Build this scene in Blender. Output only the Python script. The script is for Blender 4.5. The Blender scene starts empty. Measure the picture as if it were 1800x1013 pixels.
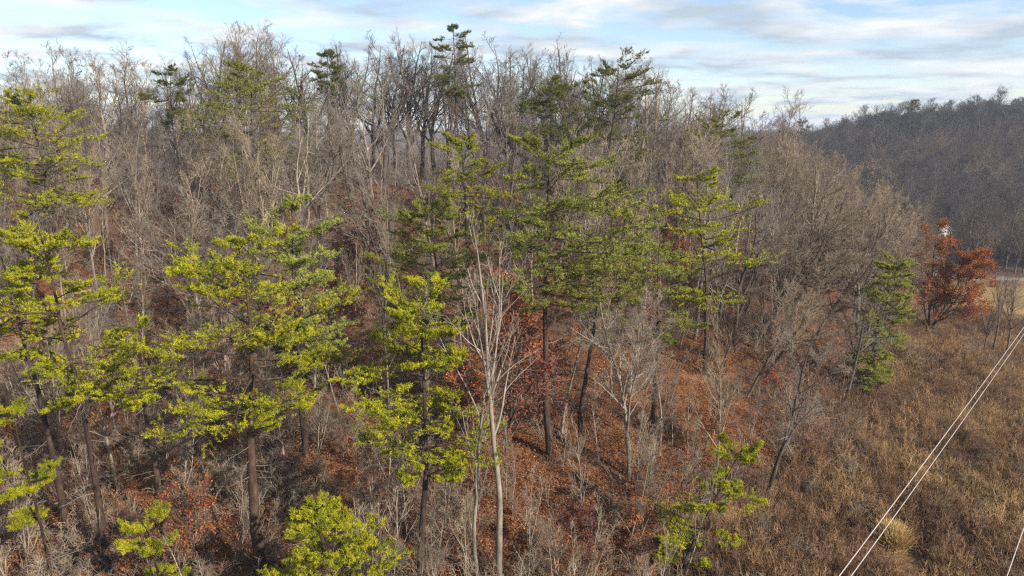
import bpy, math, random
import numpy as np
from math import radians as R

# ------------------------------------------------------------------ camera, sky, sun, exposure
sc = bpy.context.scene
col = sc.collection
CZ = 30.0                      # camera height; the ground below it is near z = 3
PITCH = R(13.2)
cam_d = bpy.data.cameras.new('camera'); cam = bpy.data.objects.new('camera', cam_d); col.objects.link(cam)
cam.location = (0, 0, CZ); cam.rotation_euler = (R(90) - PITCH, 0, 0)
cam_d.sensor_width = 36; cam_d.lens = 24.0; cam_d.clip_start = 0.2; cam_d.clip_end = 9000
sc.camera = cam
SUN_EL, SUN_AZ = R(30), R(128)   # azimuth clockwise from +Y
world = bpy.data.worlds.new('World'); sc.world = world; world.use_nodes = True
def build_world():
    nt = world.node_tree; nt.nodes.clear(); N = nt.nodes.new; L = nt.links.new
    out = N('ShaderNodeOutputWorld'); bg = N('ShaderNodeBackground'); bg.inputs[1].default_value = 0.10
    sky = N('ShaderNodeTexSky'); sky.sky_type = 'NISHITA'; sky.sun_disc = False
    sky.sun_elevation = SUN_EL; sky.sun_rotation = SUN_AZ; sky.air_density = 1.0; sky.dust_density = 0.4; sky.ozone_density = 1.4
    tc = N('ShaderNodeTexCoord'); sep = N('ShaderNodeSeparateXYZ'); L(tc.outputs['Generated'], sep.inputs[0])
    def M(op, a, b=None):
        m = N('ShaderNodeMath'); m.operation = op
        for i, v in enumerate((a, b)):
            if v is None: continue
            if isinstance(v, (int, float)): m.inputs[i].default_value = v
            else: L(v, m.inputs[i])
        return m.outputs[0]
    z = M('ADD', M('MAXIMUM', sep.outputs[2], 0.0), 0.10)
    cmb = N('ShaderNodeCombineXYZ'); L(M('DIVIDE', sep.outputs[0], z), cmb.inputs[0]); L(M('DIVIDE', sep.outputs[1], z), cmb.inputs[1])
    mp = N('ShaderNodeMapping'); L(cmb.outputs[0], mp.inputs[0]); mp.inputs['Rotation'].default_value = (0, 0, R(-14)); mp.inputs['Scale'].default_value = (0.85, 1.0, 1); mp.inputs['Location'].default_value = (3.1, 1.7, 0)
    n1 = N('ShaderNodeTexNoise'); n1.inputs['Scale'].default_value = 1.5; n1.inputs['Detail'].default_value = 9; n1.inputs['Roughness'].default_value = 0.58; n1.inputs['Distortion'].default_value = 0.25
    L(mp.outputs[0], n1.inputs['Vector'])
    r1 = N('ShaderNodeMapRange'); r1.inputs[1].default_value = 0.41; r1.inputs[2].default_value = 0.57; L(n1.outputs[0], r1.inputs[0])
    n2 = N('ShaderNodeTexNoise'); n2.inputs['Scale'].default_value = 1.3; n2.inputs['Detail'].default_value = 5; L(mp.outputs[0], n2.inputs['Vector'])
    r2 = N('ShaderNodeMapRange'); r2.inputs[1].default_value = 0.42; r2.inputs[2].default_value = 0.60; L(n2.outputs[0], r2.inputs[0])
    cc = N('ShaderNodeMix'); cc.data_type = 'RGBA'; L(r2.outputs[0], cc.inputs[0])
    cc.inputs[6].default_value = (2.5, 3.0, 3.5, 1); cc.inputs[7].default_value = (4.5, 4.6, 4.72, 1)
    bl = N('ShaderNodeMix'); bl.data_type = 'RGBA'; bl.blend_type = 'MULTIPLY'; bl.inputs[0].default_value = 1
    L(sky.outputs[0], bl.inputs[6]); bl.inputs[7].default_value = (0.78, 0.80, 0.89, 1)
    mx = N('ShaderNodeMix'); mx.data_type = 'RGBA'; L(r1.outputs[0], mx.inputs[0]); L(bl.outputs[2], mx.inputs[6]); L(cc.outputs[2], mx.inputs[7])
    L(mx.outputs[2], bg.inputs[0]); L(bg.outputs[0], out.inputs[0])
build_world()
sun_d = bpy.data.lights.new('sun', 'SUN'); sun_d.energy = 4.7; sun_d.angle = R(0.6); sun_d.color = (1.0, 0.90, 0.76)
sun = bpy.data.objects.new('sun', sun_d); col.objects.link(sun); sun.location = (60, -60, 120)
sun.rotation_euler = (R(90) - SUN_EL, 0, math.pi - SUN_AZ)
vs = sc.view_settings; vs.view_transform = 'Standard'; vs.look = 'None'; vs.exposure = 1.12; vs.gamma = 1; vs.use_curve_mapping = False
cy = sc.cycles; cy.max_bounces = 5; cy.diffuse_bounces = 3; cy.glossy_bounces = 1; cy.transmission_bounces = 3; cy.volume_bounces = 0
cy.use_denoising = False; cy.filter_width = 1.3; cy.caustics_reflective = False; cy.caustics_refractive = False

# ------------------------------------------------------------------ helpers
def at(px, py, d):
    """point d metres ahead seen at photo pixel (px, py)"""
    u, v = (px - 900) / 1200, (506.5 - py) / 1200
    y, z = math.cos(PITCH) + v * math.sin(PITCH), -math.sin(PITCH) + v * math.cos(PITCH)
    return u * d / y, d, CZ + z * d / y
def pix(x, y, z):
    c, s = math.cos(PITCH), math.sin(PITCH); zr = z - CZ
    dep = y * c - zr * s; up = y * s + zr * c
    return 900 + 1200 * x / dep, 506.5 - 1200 * up / dep
def unit(v): return v / np.maximum(np.linalg.norm(v, axis=-1, keepdims=True), 1e-9)
def tag(o, label=None, cat=None, group=None, kind=None):
    for k, v in (('label', label), ('category', cat), ('group', group), ('kind', kind)):
        if v: o[k] = v
    return o
def mesh_np(name, blocks):
    """blocks: list of (verts (n,3), faces (m,k), material) -> one mesh"""
    me = bpy.data.meshes.new(name); mats = []; V = []; loops = []; tot = []; mi = []; off = 0
    for v, f, m in blocks:
        if len(f) == 0: continue
        if m not in mats: mats.append(m); me.materials.append(m)
        V.append(v.reshape(-1, 3)); loops.append((f + off).ravel()); tot.append(np.full(len(f), f.shape[1])); mi.append(np.full(len(f), mats.index(m))); off += len(v.reshape(-1, 3))
    V = np.concatenate(V); loops = np.concatenate(loops); tot = np.concatenate(tot); mi = np.concatenate(mi)
    me.vertices.add(len(V)); me.vertices.foreach_set('co', V.astype('f4').ravel())
    me.loops.add(len(loops)); me.loops.foreach_set('vertex_index', loops.astype('i4'))
    me.polygons.add(len(tot)); me.polygons.foreach_set('loop_start', np.concatenate([[0], np.cumsum(tot)[:-1]]).astype('i4'))
    me.polygons.foreach_set('loop_total', tot.astype('i4')); me.polygons.foreach_set('material_index', mi.astype('i4'))
    me.update(); return me
def tubes(P, Rr, n):
    """polylines P (N,K,3) with radii (N,K) -> verts, quads"""
    N_, K = P.shape[:2]
    T = np.empty_like(P); T[:, 1:-1] = P[:, 2:] - P[:, :-2]; T[:, 0] = P[:, 1] - P[:, 0]; T[:, -1] = P[:, -1] - P[:, -2]; T = unit(T)
    m = unit(P[:, -1] - P[:, 0]); ref = np.where(np.abs(m[:, 2:3]) < 0.8, np.array([[0, 0, 1.]]), np.array([[1., 0, 0]]))[:, None, :]
    U = unit(np.cross(T, ref)); W = np.cross(T, U)
    a = np.arange(n) * 2 * np.pi / n
    V = P[:, :, None] + Rr[:, :, None, None] * (np.cos(a)[None, None, :, None] * U[:, :, None] + np.sin(a)[None, None, :, None] * W[:, :, None])
    idx = np.arange(N_ * K * n).reshape(N_, K, n); nx = np.roll(idx, -1, axis=2)
    F = np.stack([idx[:, :-1], nx[:, :-1], nx[:, 1:], idx[:, 1:]], -1).reshape(-1, 4)
    return V.reshape(-1, 3), F
def grow(S, D, L, r0, r1, K, wig, up, rg):
    """wandering polylines; up: (3,) or (N,3) pull per step"""
    P = [S]; d = unit(D)
    for k in range(1, K):
        d = unit(d + wig * rg.standard_normal(d.shape) + up); P.append(P[-1] + d * (L / (K - 1))[:, None])
    P = np.stack(P, 1); t = np.linspace(0, 1, K)[None]
    return P, r0[:, None] * (1 - t) + r1[:, None] * t
def sample(P, Rr, par, t):
    K = P.shape[1]; f = np.clip(t, 0, 0.999) * (K - 1); i = f.astype(int); w = f - i
    p = P[par, i] * (1 - w)[:, None] + P[par, i + 1] * w[:, None]
    return p, Rr[par, i] * (1 - w) + Rr[par, i + 1] * w, unit(P[par, i + 1] - P[par, i])
def kids(P, Rr, n, t0, t1, a0, a1, rg, flat=0.0):
    N_ = len(P); par = np.repeat(np.arange(N_), n)
    t = t0 + (t1 - t0) * ((np.tile(np.arange(n), N_) + rg.random(N_ * n)) / n)
    p, r, T = sample(P, Rr, par, t)
    q = rg.standard_normal((N_ * n, 3)); q[:, 2] *= (1 - flat); q = unit(q - (q * T).sum(1, keepdims=True) * T)
    a = np.radians(a0 + (a1 - a0) * rg.random(N_ * n))[:, None]
    return p, np.cos(a) * T + np.sin(a) * q, r, t, par
def arr(*v): return np.array(v, float)

# ------------------------------------------------------------------ materials
def new_mat(name):
    m = bpy.data.materials.new(name); m.use_nodes = True; nt = m.node_tree; nt.nodes.clear()
    out = nt.nodes.new('ShaderNodeOutputMaterial'); return m, nt, out
def ramp(nt, stops, fac):
    r = nt.nodes.new('ShaderNodeValToRGB'); e = r.color_ramp.elements
    while len(e) < len(stops): e.new(0.5)
    for i, (p, c) in enumerate(stops): e[i].position = p; e[i].color = (*c, 1)
    nt.links.new(fac, r.inputs[0]); return r.outputs[0]
def noise(nt, vec, scale, detail=3, rough=0.6):
    n = nt.nodes.new('ShaderNodeTexNoise'); n.inputs['Scale'].default_value = scale; n.inputs['Detail'].default_value = detail; n.inputs['Roughness'].default_value = rough
    if vec is not None: nt.links.new(vec, n.inputs['Vector'])
    return n.outputs[0]
def mix(nt, fac, a, b, blend='MIX'):
    m = nt.nodes.new('ShaderNodeMix'); m.data_type = 'RGBA'; m.blend_type = blend
    for i, v in ((0, fac), (6, a), (7, b)):
        if isinstance(v, (int, float)): m.inputs[i].default_value = v
        elif isinstance(v, tuple): m.inputs[i].default_value = (*v, 1)
        else: nt.links.new(v, m.inputs[i])
    return m.outputs[2]
def bark(name, c0, c1, c2, scale=3.0, rnd=0.35, zs=0.25):
    m, nt, out = new_mat(name); b = nt.nodes.new('ShaderNodeBsdfPrincipled'); b.inputs['Roughness'].default_value = 0.9; b.inputs['Specular IOR Level'].default_value = 0.15
    tc = nt.nodes.new('ShaderNodeTexCoord'); mp = nt.nodes.new('ShaderNodeMapping'); mp.inputs['Scale'].default_value = (1, 1, zs); nt.links.new(tc.outputs['Object'], mp.inputs[0])
    c = ramp(nt, [(0.3, c0), (0.5, c1), (0.72, c2)], noise(nt, mp.outputs[0], scale, 5, 0.7))
    oi = nt.nodes.new('ShaderNodeObjectInfo'); g = ramp(nt, [(0, (1 - rnd, 1 - rnd, 1 - rnd)), (0.5, (1, 0.96, 0.92)), (1, (1 + rnd, 1 + rnd * .9, 1 + rnd * .75))], oi.outputs['Random'])
    c = mix(nt, 1.0, c, g, 'MULTIPLY'); nt.links.new(c, b.inputs['Base Color']); nt.links.new(b.outputs[0], out.inputs[0])
    bp = nt.nodes.new('ShaderNodeBump'); bp.inputs['Strength'].default_value = 0.5; bp.inputs['Distance'].default_value = 0.03
    nt.links.new(noise(nt, mp.outputs[0], scale * 6, 3), bp.inputs['Height']); nt.links.new(bp.outputs[0], b.inputs['Normal'])
    return m
def leafy(name, stops, clump=1.2, island=0.5, trans=0.3, rnd=0.27, loc_scale=None, lo=.3, hi=.7):
    """thin leaves, needles or blades: colour varies by clump, by piece and by plant"""
    m, nt, out = new_mat(name); tc = nt.nodes.new('ShaderNodeTexCoord'); gi = nt.nodes.new('ShaderNodeNewGeometry'); oi = nt.nodes.new('ShaderNodeObjectInfo')
    vec = tc.outputs['Object']
    if loc_scale: vec = oi.outputs['Location']; clump = loc_scale
    f = nt.nodes.new('ShaderNodeMath'); f.operation = 'MULTIPLY_ADD'; nt.links.new(gi.outputs['Random Per Island'], f.inputs[0]); f.inputs[1].default_value = island
    s = nt.nodes.new('ShaderNodeMapRange'); s.inputs[1].default_value = lo; s.inputs[2].default_value = hi; s.inputs[4].default_value = 1 - island; nt.links.new(noise(nt, vec, clump, 3), s.inputs[0])
    nt.links.new(s.outputs[0], f.inputs[2])
    c = ramp(nt, stops, f.outputs[0]); g = ramp(nt, [(0, (1 - rnd,) * 3), (1, (1 + rnd,) * 3)], oi.outputs['Random']); c = mix(nt, 1.0, c, g, 'MULTIPLY')
    d = nt.nodes.new('ShaderNodeBsdfDiffuse'); t = nt.nodes.new('ShaderNodeBsdfTranslucent'); ms = nt.nodes.new('ShaderNodeMixShader'); ms.inputs[0].default_value = trans
    nt.links.new(c, d.inputs[0]); nt.links.new(c, t.inputs[0]); nt.links.new(d.outputs[0], ms.inputs[1]); nt.links.new(t.outputs[0], ms.inputs[2]); nt.links.new(ms.outputs[0], out.inputs[0])
    return m
M_grey = bark('grey_bark', (.09, .075, .062), (.18, .155, .13), (.32, .285, .24))
M_tan = bark('tan_bark', (.10, .082, .062), (.20, .168, .13), (.34, .295, .235))
M_dark = bark('dark_bark', (.032, .026, .022), (.07, .056, .046), (.14, .12, .10))
M_pale = bark('pale_bark', (.085, .077, .067), (.20, .184, .16), (.36, .335, .295), scale=2.0)
M_pinebark = bark('pine_bark', (.020, .014, .011), (.045, .030, .023), (.105, .07, .052), scale=3.5)
M_twig_tan = bark('tan_twig', (.11, .088, .062), (.20, .163, .118), (.31, .26, .195), scale=1.0, zs=1)
M_twig_warm = bark('warm_twig', (.11, .085, .062), (.195, .155, .115), (.29, .235, .18), scale=1.0, zs=1)
M_twig_grey = bark('grey_twig', (.08, .070, .060), (.14, .123, .106), (.23, .205, .18), scale=1.0, zs=1)
M_twig_pale = bark('pale_twig', (.16, .14, .12), (.27, .24, .21), (.40, .36, .32), scale=1.0, zs=1)
M_twig_dark = bark('dark_twig', (.06, .05, .046), (.125, .105, .095), (.21, .18, .165), scale=1.0, zs=1)
M_twig_russet = bark('russet_twig', (.10, .06, .045), (.18, .11, .082), (.29, .20, .15), scale=1.0, zs=1)
M_twig_far_shaded = bark('cloud_shaded_grey_twig', (.028, .026, .027), (.058, .052, .054), (.11, .098, .095), scale=.3, zs=1, rnd=.55)  # far hill twigs, colour darkened to paint in a cloud shadow
M_needle = leafy('yellow_green_needles', [(0, (.12, .07, .022)), (.08, (.06, .075, .014)), (.35, (.17, .19, .016)), (.7, (.37, .36, .018)), (1, (.50, .45, .03))], lo=.36, hi=.64, trans=.15)
M_needle_mid = leafy('green_needles', [(0, (.10, .06, .025)), (.08, (.05, .07, .018)), (.45, (.165, .185, .04)), (.8, (.28, .285, .052)), (1, (.36, .345, .065))], lo=.36, hi=.64, trans=.18)
M_needle_dark = leafy('dark_green_needles', [(0, (.04, .055, .018)), (.5, (.12, .135, .032)), (.85, (.20, .205, .04)), (1, (.26, .25, .05))])
M_cedar = leafy('cedar_green', [(0, (.08, .09, .025)), (.5, (.23, .24, .045)), (1, (.38, .365, .07))])
M_oak = leafy('rust_oak_leaves', [(0, (.13, .038, .02)), (.4, (.31, .09, .036)), (.75, (.44, .165, .06)), (1, (.48, .26, .10))], clump=.6, island=.6)
M_redoak = leafy('maroon_leaves', [(0, (.09, .03, .022)), (.5, (.20, .062, .042)), (1, (.34, .135, .07))], clump=.6, island=.6)
M_litter = leafy('fallen_leaf_browns', [(0, (.06, .028, .017)), (.35, (.16, .068, .034)), (.7, (.28, .118, .05)), (1, (.36, .22, .12))], island=.75, trans=.1, loc_scale=.09, rnd=.3)
M_weed = leafy('dry_weed_browns', [(0, (.10, .06, .039)), (.3, (.195, .118, .071)), (.55, (.265, .165, .09)), (.8, (.33, .22, .112)), (1, (.31, .225, .11))], island=.35, trans=.2, loc_scale=.16, rnd=.4, lo=.4, hi=.62)
M_straw = leafy('straw_blades', [(0, (.42, .27, .09)), (.5, (.68, .48, .19)), (1, (.78, .60, .32))], island=.7, trans=.25)

# ------------------------------------------------------------------ terrain
CTRL = np.array([
 (0,33,-24),(3,42,-22.4),(14,56,-20.5),(-12,97,-10),(27,54,-24),(65,97,-31),(110,148,-36),(-25,33,-24),(-45,45,-21.5),(-40,70,-15.5),(-62,95,-9.5),(-5,70,-16.5),
 (28,80,-18.5),(47,80,-23.5),(45,105,-18.5),(37,114,-14),(0,108,-9),(-40,110,-7),(-70,112,-8.5),(15,112,-10),(0,145,-17),(0,210,-30),(-60,160,-14),(60,165,-29),(-110,120,-8),(-150,60,-14),(-150,200,-3),(-100,230,-14),
 (130,250,-39),(115,170,-36.5),(180,190,-38),(170,235,-37),(285,380,-3),(195,390,-12),(135,440,-28),(60,480,-31),(350,330,2),(420,290,6),(225,275,-24),(250,230,-30),(300,220,-22),(330,520,-15),(200,600,-25),(240,320,-12),
 (33,35,-27),(50,60,-28.5),(20,38,-25.6),(60,40,-30),(10,30,-25),(0,0,-27),(0,-60,-30),(-60,0,-26),(80,0,-33),(100,80,-35),(150,100,-37),(90,120,-34.5),
 (0,600,-30),(-300,500,-24),(-700,700,-16),(-300,1300,-7),(300,1300,-7),(900,1000,-4),(1500,600,0),(700,400,6),(-1500,300,-16),(-1500,-800,-30),(0,-1500,-34),(1500,-800,-34),(600,-100,-30),
 (-1200,1900,-12),(0,2200,-20),(1200,2000,-12),(2600,0,-20),(-2600,0,-24),(2600,2600,-24),(-2600,2600,-24),(2600,-2600,-34),(-2600,-2600,-34)], float)
def tps_k(d2): return np.where(d2 > 0, d2 * np.log(np.maximum(d2, 1e-12)), 0.0)
def fit_tps():
    X = CTRL[:, :2] / 100; n = len(X); K = tps_k(((X[:, None] - X[None]) ** 2).sum(-1)) + np.eye(n) * 0.002
    Pm = np.c_[np.ones(n), X]; A = np.zeros((n + 3, n + 3)); A[:n, :n] = K; A[:n, n:] = Pm; A[n:, :n] = Pm.T
    return X, np.linalg.solve(A, np.r_[CTRL[:, 2], 0, 0, 0])
TX, TW = fit_tps()
def ground_z(x, y):
    x = np.atleast_1d(np.asarray(x, float)); y = np.atleast_1d(np.asarray(y, float)); q = np.stack([x, y], -1) / 100
    z = tps_k(((q[:, None] - TX[None]) ** 2).sum(-1)) @ TW[:-3] + TW[-3] + q @ TW[-2:]
    z += 0.35 * np.sin(x * .31 + 1.3 * np.sin(y * .17)) * np.cos(y * .27) + 0.12 * np.sin(x * .9 + y * .5) * np.sin(y * 1.1 - x * .4)
    r = np.hypot(x, y); z += np.clip((r - 450) / 500, 0, 1) * (7 * np.sin(x * .006 + 1.1) * np.cos(y * .0043) + 4 * np.sin(x * .017 + y * .004))
    return z + CZ
EDGE_Y = [0, 35, 52, 80, 110, 150, 170]; EDGE_X = [4, 13, 28, 50, 76, 92, 94]
def hit(px, py):
    '''where the ray through a photo pixel meets the ground'''
    d = np.arange(12, 400, .1); q = np.array(at(px, py, 1.0)) - arr(0, 0, CZ); X, Y, Z = q[0] * d, d, CZ + q[2] * d
    i = int(np.argmax(Z < ground_z(X, Y))); return float(X[i]), float(Y[i]), float(ground_z(X[i], Y[i])[0])
def edge_x(y): return np.interp(y, EDGE_Y, EDGE_X)
def field_mask(x, y):
    m = np.clip((x - edge_x(y)) / 7 + .5 + .25 * np.sin(y * .4), 0, 1) * np.clip((205 - y) / 20, 0, 1)
    return m
def axis(lo, hi, c0, c1, fine, grow_=1.16):
    a = list(np.arange(c0, c1 + fine, fine)); s = fine
    while a[-1] < hi: s *= grow_; a.append(a[-1] + s)
    s = fine
    while a[0] > lo: s *= grow_; a.insert(0, a[0] - s)
    return np.array(a)
gx, gy = axis(-3200, 3200, -95, 125, 1.3), axis(-2500, 3400, 18, 175, 1.3)
GX, GY = np.meshgrid(gx, gy); fx, fy = GX.ravel(), GY.ravel()
GZ = np.concatenate([ground_z(fx[i:i + 20000], fy[i:i + 20000]) for i in range(0, len(fx), 20000)])
nx, ny = len(gx), len(gy); ii = (np.arange(ny - 1)[:, None] * nx + np.arange(nx - 1)[None]).ravel()
def ground_material():
    m, nt, out = new_mat('forest_floor_and_field'); b = nt.nodes.new('ShaderNodeBsdfPrincipled'); b.inputs['Roughness'].default_value = 1; b.inputs['Specular IOR Level'].default_value = 0.05
    geo = nt.nodes.new('ShaderNodeNewGeometry'); p = geo.outputs['Position']
    big, mid, fine = noise(nt, p, .07, 4), noise(nt, p, .6, 5, .7), noise(nt, p, 5, 5, .75)
    f = mix(nt, .5, big, mid); f = mix(nt, .45, f, fine)
    litter = ramp(nt, [(.36, (.05, .026, .017)), (.46, (.135, .062, .032)), (.54, (.21, .09, .04)), (.64, (.28, .16, .085))], f)
    grass = ramp(nt, [(.36, (.06, .035, .022)), (.46, (.13, .075, .042)), (.54, (.20, .12, .06)), (.64, (.28, .185, .09))], f)
    at_ = nt.nodes.new('ShaderNodeAttribute'); at_.attribute_name = 'field'
    c = mix(nt, at_.outputs['Fac'], litter, grass)
    a2 = nt.nodes.new('ShaderNodeAttribute'); a2.attribute_name = 'meadow'; c = mix(nt, a2.outputs['Fac'], c, (.24, .165, .07))
    a3 = nt.nodes.new('ShaderNodeAttribute'); a3.attribute_name = 'old_litter'; c = mix(nt, a3.outputs['Fac'], c, ramp(nt, [(.4, (.045, .034, .028)), (.6, (.10, .07, .05))], f))
    nt.links.new(c, b.inputs['Base Color']); bp = nt.nodes.new('ShaderNodeBump'); bp.inputs['Strength'].default_value = .9; bp.inputs['Distance'].default_value = .25
    nt.links.new(fine, bp.inputs['Height']); nt.links.new(bp.outputs[0], b.inputs['Normal']); nt.links.new(b.outputs[0], out.inputs[0]); return m
gm = mesh_np('ground', [(np.c_[fx, fy, GZ], np.stack([ii, ii + 1, ii + nx + 1, ii + nx], -1), ground_material())])
gm.polygons.foreach_set('use_smooth', np.ones(len(gm.polygons), bool))
fa = gm.attributes.new('field', 'FLOAT', 'POINT'); fa.data.foreach_set('value', field_mask(fx, fy).astype('f4'))
md = gm.attributes.new('meadow', 'FLOAT', 'POINT'); md.data.foreach_set('value', (np.clip((fy - 118) / 10, 0, 1) * np.clip((158 - fy) / 4, 0, 1) * np.clip((fx - edge_x(fy)) / 6, 0, 1)).astype('f4'))
ol = gm.attributes.new('old_litter', 'FLOAT', 'POINT'); ol.data.foreach_set('value', (np.clip((fy - 125) / 12, 0, 1) * .9 * (1 - np.clip((fx - edge_x(fy)) / 6, 0, 1) * np.clip((175 - fy) / 6, 0, 1))).astype('f4'))
ground = bpy.data.objects.new('ground', gm); col.objects.link(ground); tag(ground, kind='structure')

# country road crossing the valley floor
def simple_mat(name, c, rough=.8, var=.25, scale=3):
    m, nt, out = new_mat(name); b = nt.nodes.new('ShaderNodeBsdfPrincipled'); b.inputs['Roughness'].default_value = rough
    tc = nt.nodes.new('ShaderNodeTexCoord'); k = noise(nt, tc.outputs['Object'], scale, 4)
    nt.links.new(ramp(nt, [(.3, tuple(v * (1 - var) for v in c)), (.7, tuple(min(1, v * (1 + var)) for v in c))], k), b.inputs['Base Color']); nt.links.new(b.outputs[0], out.inputs[0]); return m
def road():
    t = np.linspace(0, 1, 60); x = 60 + 200 * t; y = 160 + 7 * np.sin((x - 60) * .018) + .02 * (x - 60)
    w = 1.7; dy = np.gradient(y, x); nxv, nyv = -dy / np.hypot(1, dy), 1 / np.hypot(1, dy)
    rows = []
    for s in (-1, -.33, .33, 1):
        xx, yy = x + s * w * nxv, y + s * w * nyv; rows.append(np.c_[xx, yy, ground_z(x, y) + .35])
    for s in (-1, 1): rows.insert(0 if s < 0 else len(rows), rows[0 if s < 0 else -1] + arr(0, s * 1.2, -1.4))
    V = np.stack(rows, 1); i = (np.arange(59)[:, None] * 6 + np.arange(5)[None]).ravel()
    o = bpy.data.objects.new('road', mesh_np('road', [(V, np.stack([i, i + 6, i + 7, i + 1], -1), simple_mat('pale_asphalt', (.13, .125, .12)))])); col.objects.link(o); tag(o, kind='structure')
road()

# ------------------------------------------------------------------ bare trees
def bare_tree(seed, H=18, r0=.22, base=.35, n1=14, a1=(28, 55), len1=.36, up1=.10, lean=(0, 0), wig=.05, n2=6, n3=6, n4=6, forks=0, bark_m=None, twig_m=None, twig_r=.011, top=.97, sides=(8, 5), len3=1.0):
    """returns (trunk mesh, crown mesh): trunk with its forks; limbs, branches and twigs"""
    rg = np.random.default_rng(seed); z = arr(0, 0, 1)
    P, Q = grow(np.array([[0, 0, -.5]]), np.array([[lean[0], lean[1], 1.]]), arr(H * top + .5), arr(r0), arr(r0 * .12), 14, wig, arr(0, 0, .03), rg)
    stems = [(P, Q)]
    if forks:
        t = rg.uniform(base * .75, base * 1.5, forks); p, r, T = sample(P, Q, np.zeros(forks, int), t)
        az = rg.uniform(0, 6.28, forks) + np.arange(forks) * 2.4; a = np.radians(rg.uniform(16, 38, forks))
        D = T * np.cos(a)[:, None] + np.c_[np.cos(az), np.sin(az), az * 0] * np.sin(a)[:, None]
        stems.append(grow(p, D, H * top * (1 - t) * rg.uniform(.82, 1.02, forks), r * .75, r * .1, 14, wig, z * .05, rg))
    P = np.concatenate([s[0] for s in stems]); Q = np.concatenate([s[1] for s in stems])
    tv, tf = tubes(P, Q, sides[0]); trunk = mesh_np('trunk', [(tv, tf, bark_m)])
    pr = np.array([base] + [.12] * forks)
    n1s = max(5, int(n1 * (.75 if forks else 1)))
    p, D, r, t, par = kids(P, Q, n1s, 0, 1, *a1, rg); t = pr[par] + (.98 - pr[par]) * t; p, r, T = sample(P, Q, par, t)
    q = rg.standard_normal(p.shape); q = unit(q - (q * T).sum(1, keepdims=True) * T); a = np.radians(rg.uniform(*a1, len(p)))[:, None]; D = np.cos(a) * T + np.sin(a) * q
    s = (t - pr[par]) / (1 - pr[par]); L = H * len1 * (1.05 - .75 * s) * rg.uniform(.6, 1.15, len(p)) * np.where(par > 0, .75, 1)
    P1, Q1 = grow(p, D, L, np.minimum(r * .6, .04 + L * .015), np.full(len(p), .014), 7, .075, z * up1, rg)
    bl = [(*tubes(P1, Q1, sides[1]), bark_m)]
    p, D, r, t, par = kids(P1, Q1, n2, .2, 1, 25, 60, rg); L2 = L[par] * .55 * (1.1 - .6 * t) * rg.uniform(.6, 1.2, len(p))
    P2, Q2 = grow(p, D, L2, np.minimum(r * .7, .03), np.full(len(p), .010), 5, .12, z * up1 * .8, rg); bl.append((*tubes(P2, Q2, 4), twig_m))
    p, D, r, t, par = kids(P2, Q2, n3, .15, 1, 25, 60, rg); L3 = np.maximum(.35, L2[par] * .55 * (1.1 - .6 * t)) * len3 * rg.uniform(.6, 1.2, len(p))
    P3, Q3 = grow(p, D, L3, np.minimum(r * .8, twig_r * 1.3), np.full(len(p), twig_r * .7), 3, .12, z * .08, rg); bl.append((*tubes(P3, Q3, 3), twig_m))
    if n4:
        p, D, r, t, par = kids(P3, Q3, n4, .1, 1, 25, 60, rg); L4 = np.maximum(.22, L3[par] * .5) * rg.uniform(.6, 1.3, len(p))
        P4, Q4 = grow(p, D, L4, np.full(len(p), twig_r * .8), np.full(len(p), twig_r * .3), 2, .1, z * .06, rg); bl.append((*tubes(P4, Q4, 3), twig_m))
    return trunk, mesh_np('crown', bl)
def put(name, meshes, loc, rz, scale, label, cat, group=None, tilt=(0, 0)):
    e = bpy.data.objects.new(name, None); col.objects.link(e); e.empty_display_size = .5
    e.location = loc; e.rotation_euler = (tilt[0], tilt[1], rz); e.scale = (scale if isinstance(scale, tuple) else (scale,) * 3)
    tag(e, label, cat, group)
    for nm, me in meshes:
        o = bpy.data.objects.new(nm, me); col.objects.link(o); o.parent = e
    return e
V = {}   # variants, each (height, trunk, crown)
def var(key, **k): V[key] = (k.get('H', 18), *bare_tree(**k))
for i in range(3): var(('tan', i), seed=10 + i, H=17, r0=.17, base=.28, n1=15, a1=(22, 48), len1=.36, up1=.12, forks=i % 3, bark_m=M_tan, twig_m=M_twig_tan, n4=3)
for i in range(3): var(('grey', i), seed=30 + i, H=18, r0=.18, base=.34, n1=14, a1=(24, 50), len1=.36, up1=.11, forks=(i + 1) % 3, bark_m=M_grey, twig_m=M_twig_grey, n4=3)
for i in range(3): var(('crest', i), seed=50 + i, H=22, r0=.34, base=.32, n1=14, a1=(26, 55), len1=.36, up1=.08, forks=2 + i % 3, twig_r=.008, bark_m=M_dark, twig_m=M_twig_dark, wig=.06, n4=3)
for i in range(2): var(('wide', i), seed=70 + i, H=21, r0=.36, base=.30, n1=15, a1=(30, 55), len1=.46, up1=.12, forks=3, bark_m=M_grey, twig_m=M_twig_warm, n4=4)
for i in range(3): var(('edge', i), seed=80 + i, H=17, r0=.20, base=.25, n1=13, a1=(30, 60), len1=.50, up1=.07, lean=(.42, -.12), forks=2, bark_m=M_dark, twig_m=M_twig_warm, n4=4)
for i in range(3): var(('sap', i), seed=90 + i, H=8, r0=.06, base=.15, n1=12, a1=(25, 55), len1=.32, up1=.12, forks=i, bark_m=M_pale if i < 2 else M_tan, twig_m=M_twig_tan, n2=5, n3=5, n4=0, twig_r=.009)
for i in range(2): var(('dead', i), seed=96 + i, H=13, r0=.17, base=.30, n1=10, a1=(40, 80), len1=.25, up1=.03, bark_m=M_dark, twig_m=M_twig_grey, n2=5, n3=4, n4=3)
for i in range(3): var(('broad', i), seed=110 + i, H=16, r0=.24, base=.24, n1=13, a1=(40, 75), len1=.46, up1=.07, forks=1 + i, wig=.09, bark_m=M_dark if i else M_grey, twig_m=M_twig_grey, n4=3)
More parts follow.
